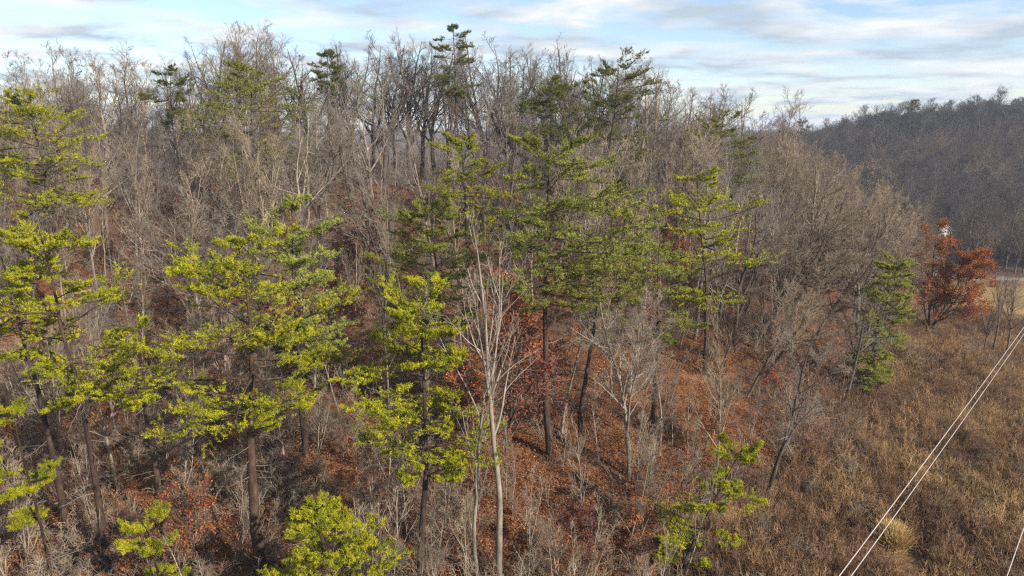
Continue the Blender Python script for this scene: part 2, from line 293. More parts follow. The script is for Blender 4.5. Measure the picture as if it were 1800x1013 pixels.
def place(key, px, py, d, label, cat='bare tree', group=None, name='bare_tree', rz=None, wid=1.0, tilt=(0, 0), own=None):
    """tree whose top shows at (px, py) from d metres away, rooted in the ground below"""
    x, y, zt = at(px, py, d); g = float(ground_z(x, y)[0]); H, a, b = own or V[key]; s = (zt - g) / H
    rg = random.Random(int(px * 7 + d)); wr = s * wid
    return put(name, [('trunk', a), ('crown', b)], (x, y, g), rg.uniform(0, 6.28) if rz is None else rz, (wr, wr, s), label, cat, group, tilt)

# ------------------------------------------------------------------ pines
def pine(seed, H, crown=.55, Lmax=4.0, whorls=10, per=4, r0=.22, lean=(0, 0), needle=None, side=(0, 0), n2=10, n3=4, tufts=6, nn=8, nlen=.125, droop=.0, dead=10, gap=.14, topw2=.55, wig=.035):
    rg = np.random.default_rng(seed)
    P, Q = grow(np.array([[0, 0, -.5]]), np.array([[lean[0], lean[1], 1.]]), arr(H * .985 + .5), arr(r0), arr(.025), 16, wig, arr(0, 0, .03), rg)
    tv, tf = tubes(P, Q, 9); trunk = mesh_np('trunk', [(tv, tf, M_pinebark)])
    n = whorls * per; w = np.repeat((np.arange(whorls) + rg.uniform(-.25, .25, whorls)) / (whorls - .6), per)
    s = np.clip(w + rg.normal(0, .35 / whorls, n), 0, 1); keep = rg.random(n) > gap; s = s[keep]; n = len(s)
    t = (1 - crown) + crown * s * .99; p, r, T = sample(P, Q, np.zeros(n, int), t)
    az = rg.uniform(0, 6.283, n); el = np.radians(-6 + 30 * s ** 2 + rg.normal(0, 9, n) - droop)
    D = np.c_[np.cos(az) * np.cos(el), np.sin(az) * np.cos(el), np.sin(el)]
    prof = np.maximum(.22, 1 - np.abs((s - .38) / .66) ** 2.4) ** topw2 * (.5 + .5 * np.minimum(1, s / .25 + .2)); L = Lmax * prof * rg.uniform(.45, 1.12, n) * (1 + .5 * (D[:, 0] * side[0] + D[:, 1] * side[1])); L = 1.12 * np.maximum(L, min(.9, Lmax * .3))
    P1, Q1 = grow(p, D, L, np.minimum(r * .55, .02 + .014 * L), np.full(n, .012), 8, .08, arr(0, 0, .016), rg)
    bl = [(*tubes(P1, Q1, 5), M_pinebark)]
    def side_kids(Pp, Qp, k, t0, a0, a1):
        N_ = len(Pp); par = np.repeat(np.arange(N_), k); tt = t0 + (1 - t0) * ((np.tile(np.arange(k), N_) + rg.random(N_ * k)) / k)
        q, rr, TT = sample(Pp, Qp, par, tt); sg = np.where(rg.random(N_ * k) < .5, -1, 1) * np.radians(rg.uniform(a0, a1, N_ * k))
        c, s_ = np.cos(sg), np.sin(sg); d = np.c_[TT[:, 0] * c - TT[:, 1] * s_, TT[:, 0] * s_ + TT[:, 1] * c, TT[:, 2] * .7 + rg.normal(.08, .15, N_ * k)]
        return q, unit(d), rr, tt, par
    p, D, r, tt, par = side_kids(P1, Q1, n2, .28, 25, 70); L2 = np.maximum(.3, L[par] * .46 * (1.3 - .85 * tt) * rg.uniform(.6, 1.15, len(p)))
    P2, Q2 = grow(p, D, L2, np.minimum(r * .7, .02), np.full(len(p), .007), 5, .08, arr(0, 0, .025), rg); bl.append((*tubes(P2, Q2, 3), M_pinebark))
    p, D, r, tt, par = side_kids(P2, Q2, n3, .25, 25, 60); L3 = np.maximum(.22, L2[par] * .5 * rg.uniform(.5, 1.1, len(p)))
    P3, Q3 = grow(p, D, L3, np.full(len(p), .008), np.full(len(p), .005), 2, .08, arr(0, 0, .07), rg); bl.append((*tubes(P3, Q3, 3), M_pinebark))
    if dead:   # bare stubs below the crown
        td = rg.uniform(min(.25, (1 - crown) * .4), 1 - crown, dead); q, r, T = sample(P, Q, np.zeros(dead, int), td); a = rg.uniform(0, 6.28, dead)
        Pd, Qd = grow(q, np.c_[np.cos(a), np.sin(a), rg.uniform(-.3, .3, dead)], rg.uniform(.6, 2.2, dead), np.full(dead, .025), np.full(dead, .008), 5, .12, arr(0, 0, -.02), rg); bl.append((*tubes(Pd, Qd, 4), M_twig_grey))
        q, D, r, t_, par = kids(Pd, Qd, 4, .3, 1, 30, 60, rg); Pe, Qe = grow(q, D, rg.uniform(.2, .7, len(q)), np.full(len(q), .010), np.full(len(q), .005), 2, .1, arr(0, 0, 0), rg); bl.append((*tubes(Pe, Qe, 3), M_twig_grey))
    limbs = mesh_np('crown', bl)
    # needle tufts near the ends of every branchlet
    def spots(Pp, Qp, k, t0):
        par = np.repeat(np.arange(len(Pp)), k); tt = t0 + (1 - t0) * rg.random(len(par)); tt[::k] = .999; q, rr, TT = sample(Pp, Qp, par, tt); return q, TT
    a_, b_ = zip(*(spots(P3, Q3, tufts, .2), spots(P2, Q2, tufts, .45), spots(P1, Q1, 6, .72)))
    S, T = np.concatenate(a_), np.concatenate(b_)
    tp, _, tT = sample(P, Q, np.zeros(16, int), np.linspace(.93, .999, 16)); S = np.concatenate([S, tp]); T = np.concatenate([T, tT])
    m = len(S); ax = unit(T * .6 + arr(0, 0, .45) + rg.normal(0, .3, (m, 3)))
    d = unit(ax[:, None] * .55 + rg.normal(0, .62, (m, nn, 3)) + arr(0, 0, .12)); ln = nlen * rg.uniform(.6, 1.25, (m, nn, 1))
    wv = unit(np.cross(d, rg.standard_normal((m, nn, 3)))) * (nlen * .108); o0 = S[:, None] + ax[:, None] * rg.uniform(-.06, .06, (m, nn, 1)) + rg.normal(0, .025, (m, nn, 3))
    tri = np.stack([o0 - wv, o0 + wv, o0 + d * ln], 2).reshape(-1, 3); return trunk, limbs, mesh_np('needles', [(tri, np.arange(len(tri)).reshape(-1, 3), needle)])
def place_pine(px, py, d, label, rz=0.0, name='pine_tree', group=None, cat='pine tree', **k):
    x, y, zt = at(px, py, d); g = float(ground_z(x, y)[0]); H = zt - g
    lean = k.get('lean', (0, 0))
    for lim, lod in ((70, dict(n2=8, n3=4, tufts=3, nn=5, nlen=.22)), (52, dict(n2=9, n3=4, tufts=4, nn=6, nlen=.17)), (39, dict(n2=9, n3=4, tufts=5, nn=6, nlen=.14))):
        if d > lim: k = {**lod, **k}; break
    t, l, n = pine(H=H, **k); return put(name, [('trunk', t), ('crown', l), ('needles', n)], (x - lean[0] * H * .75, y - lean[1] * H * .75, g), rz, 1.0, label, cat, group)
GP = 'pines among the bare trees'
N1, N2, N3 = M_needle, M_needle_mid, M_needle_dark
place_pine(95, 382, 33, 'big yellow green pine with twin trunk at the left front of the woods', seed=1, needle=N1, crown=.48, Lmax=3.7, whorls=9, per=5, gap=.22, side=(.1, 0), group=GP)
place_pine(40, 445, 34.5, 'second stem of yellow green pine reaching past the left picture edge', seed=2, needle=N1, crown=.34, Lmax=2.4, whorls=5, per=4, side=(-.4, 0), group=GP)
place_pine(400, 412, 33, 'broad yellow green pine with thick dark trunk and low drooping limbs', seed=3, needle=N1, crown=.49, Lmax=4.8, whorls=9, per=5, gap=.22, r0=.34, group=GP, side=(-.15, -.1))
place_pine(505, 352, 43, 'darker green pine standing right behind the broad front pine', seed=4, needle=N2, crown=.55, Lmax=3.4, whorls=12, per=5, group=GP)
place_pine(245, 578, 36, 'low pine with bright limb tips between the two big left pines', seed=5, needle=N1, crown=.30, Lmax=2.6, whorls=3, per=4, group=GP)
place_pine(712, 532, 29, 'bushy bright yellow pine left of the pale barked tree', seed=6, needle=N1, crown=.5, Lmax=3.5, whorls=9, per=6, group=GP)
place_pine(590, 882, 27, 'rounded young pine at the bottom edge of the picture', seed=7, needle=N1, crown=.95, Lmax=2.7, whorls=13, per=6, r0=.10, group=GP, dead=0, tufts=6)
place_pine(975, 252, 43, 'tallest middle pine with forked dark trunk and wide flat crown', seed=8, needle=N2, crown=.46, Lmax=5.0, whorls=13, per=5, r0=.28, group=GP, side=(.25, 0), dead=16, tufts=6)
place_pine(1062, 350, 44, 'second middle pine leaning right beside the tallest one', seed=18, needle=N2, crown=.36, Lmax=3.2, whorls=9, per=5, r0=.2, group=GP, side=(.4, 0), lean=(.10, 0))
place_pine(820, 243, 62, 'yellow topped pine standing below the crest behind the tallest pine', seed=9, needle=N1, crown=.5, Lmax=3.8, whorls=9, per=5, group=GP)
place_pine(785, 365, 46, 'soft green pine half hidden behind the pale barked tree', seed=10, needle=N2, crown=.48, Lmax=4.0, whorls=11, per=5, group=GP)
place_pine(1262, 312, 56, 'layered pine right of centre with clear gaps between limbs', seed=11, needle=N1, crown=.62, Lmax=4.6, whorls=10, per=5, r0=.2, group=GP, side=(.2, 0))
place_pine(1165, 412, 47, 'loose olive green pine between the tallest pine and the layered one', seed=12, needle=N2, crown=.5, Lmax=3.8, whorls=9, per=4, group=GP, gap=.35)
place_pine(1262, 765, 34, 'thin leaning young pine beside the brown field', seed=13, needle=N1, crown=.85, Lmax=2.3, whorls=7, per=4, r0=.11, lean=(.30, 0), group=GP, gap=.3, dead=6)
place_pine(70, 163, 62, 'isolated olive pine high up at the left picture edge', seed=14, needle=N1, crown=.5, Lmax=5.0, whorls=14, per=5, group=GP)
place_pine(435, 122, 78, 'broad olive pine under the tall spreading crest tree', seed=15, needle=N2, crown=.56, Lmax=6.2, whorls=14, per=5, group=GP)
place_pine(567, 88, 95, 'slim pine with small dark tuft against the sky', seed=16, needle=N3, crown=.24, Lmax=2.2, whorls=8, per=5, topw2=.5, group=GP)
place_pine(808, 47, 97, 'topmost crest pine with flat dark crown against the sky', seed=17, needle=N3, crown=.36, Lmax=3.6, whorls=8, per=5, topw2=.5, group=GP)
place_pine(1075, 112, 80, 'dark crest pine with pointed wind swept top', seed=19, needle=N3, crown=.62, Lmax=5.0, whorls=14, per=6, lean=(.06, 0), side=(.3, 0), group=GP)
place_pine(972, 138, 80, 'dark crest pine left of the wind swept one', seed=20, needle=N3, crown=.5, Lmax=4.6, whorls=11, per=6, group=GP)
place_pine(1260, 203, 80, 'faint olive pine at the right end of the crest', seed=21, needle=N2, crown=.5, Lmax=4.8, whorls=10, per=5, group=GP, gap=.2)
place_pine(297, 122, 90, 'small dark pine on the crest left of the broad olive one', seed=22, needle=N3, crown=.36, Lmax=3.6, whorls=8, per=5, group=GP, gap=.2)
place_pine(262, 905, 29, 'little pine sapling under the broad front pine', seed=23, needle=N1, crown=.9, Lmax=1.7, whorls=5, per=4, r0=.06, group=GP, dead=0)
place_pine(30, 690, 30, 'low bright pine at the left picture edge under the big one', seed=24, needle=N1, crown=.5, Lmax=1.8, whorls=5, per=4, r0=.1, group=GP)
# upright cedar with fine foliage at the forest edge
place_pine(1562, 452, 60, 'upright green cedar at the forest edge beside the rust oak', seed=25, needle=M_cedar, name='cedar_tree', cat='cedar tree', crown=.88, Lmax=2.3, whorls=18, per=6, r0=.14, lean=(.08, 0), gap=.28, dead=0, nlen=.17, tufts=5, n2=8, side=(.25, 0))

# ------------------------------------------------------------------ trees that keep their rust leaves
def leafed(seed, H, leaf_m, nl=7, **k):
    """bare tree plus dry leaves clinging to the outer twigs"""
    kw = dict(H=H, r0=.02 * H / 1.6, base=.22, n1=14, a1=(35, 65), len1=.40, up1=.06, forks=2, bark_m=M_dark, twig_m=M_twig_dark, n2=6, n3=5, n4=0); kw.update(k)
    t, c = bare_tree(seed, **kw); rg = np.random.default_rng(seed + 500)
    co = np.empty(len(c.vertices) * 3, 'f4'); c.vertices.foreach_get('co', co); co = co.reshape(-1, 3)
    n3v = kw['n1'] * 0 + len(co); tips = co[int(n3v * .35):]; tips = tips[rg.integers(0, len(tips), nl)]
    s = .125 * rg.uniform(.6, 1.3, (nl, 1)); o = tips + rg.normal(0, .12, (nl, 3)); a = unit(rg.standard_normal((nl, 3)) + arr(0, 0, -.5)); b = unit(np.cross(a, rg.standard_normal((nl, 3))))
    q = np.stack([o, o + a * s * .5 + b * s * .38, o + a * s * 1.1 + np.cross(a, b) * s * .15, o + a * s * .5 - b * s * .38], 1).reshape(-1, 3)
    return t, c, mesh_np('leaves', [(q, np.arange(len(q)).reshape(-1, 4), leaf_m)])
def place_leafed(ms, H, px, py, d, label, rz=0, group=None, wid=1.0):
    x, y, zt = at(px, py, d); g = float(ground_z(x, y)[0]); s = (zt - g) / H
    put('oak_tree', list(zip(('trunk', 'crown', 'leaves'), ms)), (x, y, g), rz, (s * wid, s * wid, s), label, 'oak tree', group)
place_leafed(leafed(201, 13, leafy('orange_brown_oak_leaves', [(0, (.16, .052, .025)), (.4, (.37, .12, .045)), (.75, (.50, .20, .065)), (1, (.54, .31, .12))], clump=.6, island=.6, trans=.35), 38000, len1=.48, n1=26, base=.06, up1=.04), 13, 1655, 397, 82, 'large rust red oak at the right end of the forest edge', .4, wid=1.15)
OK1, OK2, OK3 = leafed(202, 7, M_oak, 3600), leafed(203, 7, M_redoak, 3600), leafed(204, 8, M_oak, 2600)
GO = 'small oaks holding rust leaves'
for i, (ms, H, px, py, d, lab) in enumerate((
    (OK2, 7, 605, 350, 72, 'small maroon leaved oak below the crest left of centre'),
    (OK1, 7, 640, 372, 76, 'small rust leaved oak beside the maroon one below the crest'),
    (OK2, 7, 590, 470, 50, 'maroon leaved oak behind the darker green pine'),
    (OK1, 7, 905, 470, 47, 'rust leaved oak behind the crown of the pale barked tree'),
    (OK2, 7, 890, 560, 43, 'maroon leaved oak right of the pale trunk'),
    (OK1, 7, 850, 690, 39, 'rust leaved oak low down behind the pale trunk'),
    (OK3, 8, 1065, 690, 47, 'rust leaved oak right of the tallest pine trunk'),
    (OK1, 7, 1185, 395, 72, 'small rust leaved oak behind the loose olive pine'),
    (OK3, 8, 1400, 600, 60, 'thin rust leaved oak on the slope right of the layered pine'),
    (OK1, 7, 1375, 640, 55, 'low rust leaved oak near the forest edge'),
    (OK2, 7, 1050, 880, 33, 'maroon leaved oak at the bottom right of centre'),
    (OK3, 8, 1120, 860, 35, 'rust leaved oak left of the thin leaning pine'),
    (OK3, 8, 810, 640, 44, 'rust leaved oak right of the bushy bright pine'),
    (OK3, 8, 1490, 520, 76, 'rust tinged oak between the dark dead trunks and the cedar'),
    (OK3, 8, 330, 840, 32, 'sparse rust leaved oak left of the broad front pine trunk'),
    (OK1, 7, 1245, 690, 46, 'low rust leaved oak under the layered pine'))):
    place_leafed(ms, H, px, py, d, lab, i * 1.7, GO)

# ------------------------------------------------------------------ single bare trees one can point at
GC = 'bare crest trees against the sky'
H0 = {}
def own(**k): return (k.get('H', 18), *bare_tree(**k))
place(None, 872, 352, 31.5, 'tall pale barked bare tree in the front middle, trunk down to the bottom edge', own=own(seed=301, H=20, r0=.20, base=.42, n1=9, a1=(16, 34), len1=.24, up1=.10, forks=2, bark_m=M_pale, twig_m=M_twig_grey, wig=.025, n2=5, n4=2, n3=3, twig_r=.007), name='pale_tree', rz=.5)
place(None, 835, 455, 32, 'slender pale second tree left of the tall pale trunk', own=own(seed=302, H=17, r0=.12, base=.4, n1=8, a1=(16, 36), len1=.26, up1=.14, forks=2, bark_m=M_pale, twig_m=M_twig_grey, lean=(-.06, 0), n2=5, n3=3, n4=2, twig_r=.007), name='pale_tree')
place(None, 1120, 500, 42, 'grey twin stemmed bare tree right of the tallest pine', own=own(seed=303, H=16, r0=.2, base=.35, n1=12, a1=(28, 60), len1=.42, up1=.07, forks=3, lean=(.05, 0), bark_m=M_grey, twig_m=M_twig_grey))
place(None, 1375, 560, 42, 'dark leaning bare tree between the field and the thin young pine', own=own(seed=304, H=13, r0=.17, base=.3, n1=12, a1=(30, 65), len1=.40, up1=.05, forks=1, lean=(.22, 0), bark_m=M_dark, twig_m=M_twig_grey, n4=3))
place(None, 1505, 505, 57, 'dark leaning trunk at the forest edge left of the cedar', own=own(seed=305, H=12, r0=.2, base=.35, n1=12, a1=(40, 80), len1=.36, up1=.03, lean=(.12, 0), bark_m=M_dark, twig_m=M_twig_grey))
place(None, 1520, 520, 59, 'second dark trunk against the cedar at the forest edge', own=own(seed=306, H=12, r0=.15, base=.3, n1=10, a1=(40, 80), len1=.34, up1=.03, lean=(.10, 0), bark_m=M_dark, twig_m=M_twig_grey))
ed = own(seed=307, H=16, r0=.26, base=.18, n1=14, a1=(30, 60), len1=.5, up1=.05, forks=3, lean=(.3, -.1), bark_m=M_dark, twig_m=M_twig_tan)
place(None, 1345, 355, 64, 'dark edge tree with long limbs arching right behind the layered pine', own=ed, rz=0, wid=1.1)
for i, (px, py, d, lab) in enumerate(((1772, 462, 96, 'vase shaped bare tree beside the yellow meadow at the right edge'), (1795, 470, 98, 'bare tree cut by the right picture edge beside the meadow'), (1745, 520, 92, 'thin low bare tree left of the vase shaped one'))):
    place(('crest', i), px, py, d, lab, wid=.75)
crest = [(-10, 150, 118, 'tan', 'pale crest tree at the far left picture edge'), (45, 92, 120, 'grey', 'thin left crest tree with upright leader'), (95, 80, 118, 'tan', 'pale upright crest tree above the isolated olive pine'),
    (165, 92, 110, 'wide', 'fan shaped pale crest tree left of the small dark pine'), (232, 82, 112, 'tan', 'fan shaped crest tree right of the first fan'), (330, 110, 106, 'tan', 'low crest tree right of the small dark pine'),
    (405, 42, 104, 'wide', 'tall spreading crest tree, widest crown of the skyline'), (480, 66, 106, 'wide', 'spreading crest tree left of the slim pine'), (530, 78, 104, 'crest', 'dark forked crest tree touching the slim pine'),
    (612, 72, 104, 'crest', 'crest tree just right of the slim pine'), (668, 66, 98, 'crest', 'big dark crest tree with many upright forks'), (712, 60, 102, 'crest', 'big crest tree beside the many forked one'), (758, 72, 106, 'crest', 'straight crest tree left of the topmost pine'),
    (850, 70, 104, 'crest', 'crest tree just right of the topmost pine'), (895, 78, 108, 'crest', 'thin dark crest tree two crowns right of the topmost pine'), (935, 82, 106, 'grey', 'grey crest tree behind the left dark crest pine'),
    (1012, 76, 104, 'crest', 'crest tree rising between the two dark crest pines'), (1045, 95, 108, 'crest', 'crest tree behind the wind swept pine'), (1130, 112, 104, 'wide', 'spreading crest tree right of the wind swept pine'),
    (1185, 145, 104, 'edge', 'crest tree sloping right at the end of the tall skyline'), (1262, 172, 108, 'grey', 'low crest tree above the faint olive pine'), (1298, 165, 112, 'grey', 'feathery crest tree right of the faint olive pine'), (1360, 160, 116, 'tan', 'last pale crest tree before the far wooded hill'),
    (130, 90, 114, 'grey', 'narrow crest tree between the upright one and the first fan'), (200, 86, 116, 'broad', 'broad crest tree between the two fans'), (268, 100, 112, 'tan', 'tan crest tree behind the small dark pine'), (368, 62, 108, 'crest', 'dark forked crest tree left of the tallest spreading crown'),
    (442, 50, 110, 'broad', 'broad crest tree behind the broad olive pine'), (562, 76, 110, 'crest', 'dark crest tree behind the slim pine'), (640, 70, 108, 'broad', 'broad crest tree between the slim pine and the many forked tree'), (735, 66, 110, 'crest', 'dark crest tree behind the big pair'),
    (788, 72, 112, 'grey', 'grey crest tree behind the topmost pine'), (872, 74, 112, 'broad', 'broad dark crest tree second right of the topmost pine'), (962, 84, 112, 'crest', 'forked crest tree behind the left dark crest pine'), (1085, 102, 110, 'crest', 'dark crest tree right behind the wind swept pine top'),
    (1158, 124, 108, 'wide', 'wide crest tree between the spreading one and the sloping one'), (1215, 158, 106, 'wide', 'low wide crest tree right of the sloping one'), (1240, 178, 110, 'broad', 'broad low crest tree left behind the faint olive pine'), (1328, 176, 112, 'broad', 'broad low crest tree between the feathery one and the last pale one'),
    (1385, 200, 108, 'broad', 'broad tree where the crest drops towards the far hill')]
for i, (px, py, d, k, lab) in enumerate(crest):
    nv = {'tan': 3, 'grey': 3, 'crest': 3, 'wide': 2, 'edge': 3, 'broad': 3}[k]
    place((k, i % nv), px, py, d, lab, group=GC, rz=None if k != 'edge' else 0, wid=1.2)

MARKS = [(at(px, 500, d)[0], d, nm) for px, d, nm in ((95, 33, 'big left front pine'), (400, 33, 'broad front pine'), (505, 43, 'darker green pine'), (722, 34, 'bushy bright pine'), (872, 31.5, 'tall pale trunk'), (975, 43, 'tallest middle pine'), (820, 62, 'yellow topped pine'),
    (1262, 56, 'layered pine'), (1165, 47, 'loose olive pine'), (1262, 34, 'thin leaning young pine'), (70, 62, 'isolated olive pine'), (435, 78, 'broad olive pine'), (567, 95, 'slim dark pine'), (808, 97, 'topmost crest pine'), (1075, 80, 'wind swept crest pine'),
    (1260, 80, 'faint olive pine'), (297, 90, 'small dark crest pine'), (1562, 60, 'green cedar'), (1655, 82, 'large rust red oak'), (1345, 64, 'arching edge tree'), (605, 72, 'small maroon oak below the crest'), (165, 110, 'left fan shaped crest tree'), (1360, 116, 'last pale crest tree'))]
# ------------------------------------------------------------------ the woods: every trunk a thing
SKY_X = [-80, 0, 45, 100, 200, 300, 380, 500, 600, 800, 1000, 1100, 1180, 1250, 1350, 1400, 1500, 1600, 1660]
SKY_Y = [160, 150, 100, 90, 95, 125, 85, 85, 90, 88, 95, 125, 160, 195, 190, 225, 290, 370, 420]
rnd = random.Random(5); spots = []
tries = 0
while len(spots) < 232 and tries < 30000:
    tries += 1
    d = 40 + 84 * rnd.random() ** .8; px = rnd.uniform(-60, 1660); x = at(px, 300, d)[0]
    if x > edge_x(d) - 2.5: continue
    if 820 < px < 1280 and d < 60 and rnd.random() > .22: continue
    if 540 < px < 800 and d < 100 and rnd.random() > .6: continue
    if 44 < x < 66 and 62 < d < 90: continue
    if any((x - a) ** 2 + (d - b) ** 2 < 2.9 ** 2 for a, b, *_ in spots): continue
    g = float(ground_z(x, d)[0]); H = rnd.uniform(13, 19.5) if d > 62 else rnd.uniform(8, 14.5)
    if px > 1180 and d > 66: H = rnd.uniform(16, 21)
    if d > 88 and px < 1180 and rnd.random() > .45: continue
    if d > 98: H *= 1.1
    lim = at(px, float(np.interp(px, SKY_X, SKY_Y)) + (rnd.uniform(8, 45) if d > 95 else rnd.uniform(0, 70) if px > 1180 else rnd.uniform(30, 170)), d)[2] - g
    H = min(H, lim)
    if H < 6: continue
    spots.append((x, d, g, H, px))
todo = []
for i, (x, y, g, H, px) in enumerate(spots):
    k = 'edge' if (x > edge_x(y) - 16 and y > 50 and rnd.random() < .75) else 'wide' if px > 1150 and y > 70 and rnd.random() < .55 else 'broad' if rnd.random() < .25 else 'dead' if rnd.random() < .08 else 'tan' if px < 620 and rnd.random() < .7 else 'grey' if rnd.random() < .6 else 'tan' if y < 90 else 'crest'
    nv = {'tan': 3, 'grey': 3, 'crest': 3, 'edge': 3, 'broad': 3, 'dead': 2, 'wide': 2}[k]; h, a, b = V[(k, rnd.randrange(nv))]; s = H / h; w = s * rnd.uniform(.8, 1.1)
    e = put('bare_tree', [('trunk', a), ('crown', b)], (x, y, g), rnd.uniform(-.5, .5) if k == 'edge' else rnd.uniform(0, 6.28), (w, w, s), None, 'bare tree', 'bare trees of the woods', (rnd.uniform(-.06, .06), rnd.uniform(-.06, .06)))
    todo.append((e, x, y, {'tan': 'tan', 'grey': 'grey', 'crest': 'dark', 'edge': 'spreading', 'broad': 'broad crowned', 'dead': 'half dead', 'wide': 'wide crowned'}[k] + ' bare tree'))
# saplings in the foreground
sp = []
while len(sp) < 105:
    d = rnd.uniform(27, 50); px = rnd.uniform(-20, 1290); x = at(px, 800, d)[0]
    if x > edge_x(d) - 1 or any((x - a) ** 2 + (d - b) ** 2 < 1.4 for a, b in sp): continue
    sp.append((x, d)); H = rnd.uniform(3.5, 8); h, a, b = V[('sap', rnd.randrange(3))]; s = H / h
    e = put('sapling', [('trunk', a), ('crown', b)], (x, d, float(ground_z(x, d)[0])), rnd.uniform(0, 6.28), s, None, 'sapling', 'saplings in the front of the woods', (rnd.uniform(-.12, .12), rnd.uniform(-.12, .12)))
    todo.append((e, x, d, 'thin bare sapling'))
# every tree of the woods is told by the landmark tree it stands nearest to, the side of it, and its rank there
by = {}
for e, x, y, what in todo:
    ds = sorted((math.hypot(x - a, (y - b) * .7), a, b, nm) for a, b, nm in MARKS)[0]; dx, dy = x - ds[1], y - ds[2]
    side = ('right of' if dx > 0 else 'left of') if abs(dx) > abs(dy) else ('behind' if dy > 0 else 'in front of')
    by.setdefault((what, side, ds[3]), []).append((ds[0], e))
RANK = ['', 'second nearest ', 'third nearest ', 'fourth nearest ', 'fifth nearest ', 'sixth nearest ', 'seventh nearest ', 'eighth nearest ', 'ninth nearest ', 'tenth nearest '] + [w + ' nearest ' for w in ('eleventh', 'twelfth', 'thirteenth', 'fourteenth', 'fifteenth', 'sixteenth', 'seventeenth', 'eighteenth')]
for (what, side, nm), l in by.items():
    l.sort(key=lambda q: q[0])
    for i, (_, e) in enumerate(l): e['label'] = (('nearest ' if len(l) > 1 else '') if i == 0 else RANK[min(i, 17)]) + what + ' ' + side + ' the ' + nm

# ------------------------------------------------------------------ scattered stuff (geometry nodes on points)
def scatter(name, pts, rot, scl, idx, meshes, up_tilt=None):
    srcs = bpy.data.collections.new(name + '_kinds')
    for j, me in enumerate(meshes): srcs.objects.link(bpy.data.objects.new('%s_kind_%02d' % (name, j), me))
    pm = bpy.data.meshes.new(name); pm.vertices.add(len(pts)); pm.vertices.foreach_set('co', np.asarray(pts, 'f4').ravel())
    a = pm.attributes.new('turn', 'FLOAT_VECTOR', 'POINT'); a.data.foreach_set('vector', np.asarray(rot, 'f4').ravel())
    a = pm.attributes.new('size', 'FLOAT_VECTOR', 'POINT'); a.data.foreach_set('vector', np.asarray(scl, 'f4').ravel())
    a = pm.attributes.new('pick', 'INT', 'POINT'); a.data.foreach_set('value', np.asarray(idx, 'i4'))
    o = bpy.data.objects.new(name, pm); col.objects.link(o); tag(o, kind='stuff')
    ng = bpy.data.node_groups.new(name, 'GeometryNodeTree'); ng.interface.new_socket('Geometry', in_out='INPUT', socket_type='NodeSocketGeometry'); ng.interface.new_socket('Geometry', in_out='OUTPUT', socket_type='NodeSocketGeometry')
    N = ng.nodes.new; L = ng.links.new; gi, go = N('NodeGroupInput'), N('NodeGroupOutput'); ci = N('GeometryNodeCollectionInfo'); ci.inputs[0].default_value = srcs; ci.inputs[1].default_value = True; ci.inputs[2].default_value = True
    io = N('GeometryNodeInstanceOnPoints'); L(gi.outputs[0], io.inputs['Points']); L(ci.outputs[0], io.inputs['Instance']); io.inputs['Pick Instance'].default_value = True
    for nm, ty, sk in (('pick', 'INT', 'Instance Index'), ('turn', 'FLOAT_VECTOR', 'Rotation'), ('size', 'FLOAT_VECTOR', 'Scale')):
        na = N('GeometryNodeInputNamedAttribute'); na.data_type = ty; na.inputs[0].default_value = nm; L(na.outputs[0], io.inputs[sk])
    L(io.outputs[0], go.inputs[0]); o.modifiers.new('scatter', 'NODES').node_group = ng; return o
rg = np.random.default_rng(77)
def leaf_patch(seed, n=110, size=.9):
    r = np.random.default_rng(seed); o = np.c_[r.normal(0, size * .5, n), r.normal(0, size * .5, n), r.uniform(.01, .10, n)]; s = r.uniform(.055, .115, (n, 1))
    a = unit(r.standard_normal((n, 3)) * arr(1, 1, .45)); b = unit(np.cross(a, arr(0, 0, 1) + r.normal(0, .4, (n, 3))))
    q = np.stack([o, o + a * s * .5 + b * s * .4, o + a * s, o + a * s * .5 - b * s * .4], 1).reshape(-1, 3)
    return mesh_np('leaf_patch', [(q, np.arange(len(q)).reshape(-1, 4), M_litter)])
def shrub(seed, H=2.2, stems=7, tm=None):
    r = np.random.default_rng(seed); S = np.c_[r.normal(0, .25, stems), r.normal(0, .25, stems), np.full(stems, -.1)]; D = np.c_[r.normal(0, .45, stems), r.normal(0, .45, stems), np.ones(stems)]
    L = H * r.uniform(.6, 1.1, stems); P, Q = grow(S, D, L, np.full(stems, .022), np.full(stems, .007), 7, .14, arr(0, 0, .02), r); bl = [(*tubes(P, Q, 4), tm)]
    p, D, q, t, par = kids(P, Q, 7, .15, 1, 25, 65, r); L2 = L[par] * .42 * (1.1 - .6 * t) * r.uniform(.6, 1.2, len(p)); P2, Q2 = grow(p, D, L2, np.full(len(p), .011), np.full(len(p), .006), 4, .14, arr(0, 0, .04), r); bl.append((*tubes(P2, Q2, 3), tm))
    p, D, q, t, par = kids(P2, Q2, 6, .1, 1, 25, 65, r); P3, Q3 = grow(p, D, np.maximum(.12, L2[par] * .45), np.full(len(p), .008), np.full(len(p), .004), 2, .1, arr(0, 0, .03), r); bl.append((*tubes(P3, Q3, 3), tm))
    return mesh_np('shrub', bl)
def tuft(seed, n=70, h=.8, spread=.35, mat=None, w=.016, rad=.3):
    r = np.random.default_rng(seed); S = np.c_[r.normal(0, rad, n), r.normal(0, rad, n), np.full(n, -.05)]; D = unit(np.c_[r.normal(0, spread, n), r.normal(0, spread, n), np.ones(n)]); L = h * r.uniform(.5, 1.15, n)
    P, Q = grow(S, D, L, np.full(n, w), np.full(n, w * .25), 3, .16, arr(0, 0, -.04), r); v, f = tubes(P, Q, 3); return mesh_np('tuft', [(v, f, mat)])
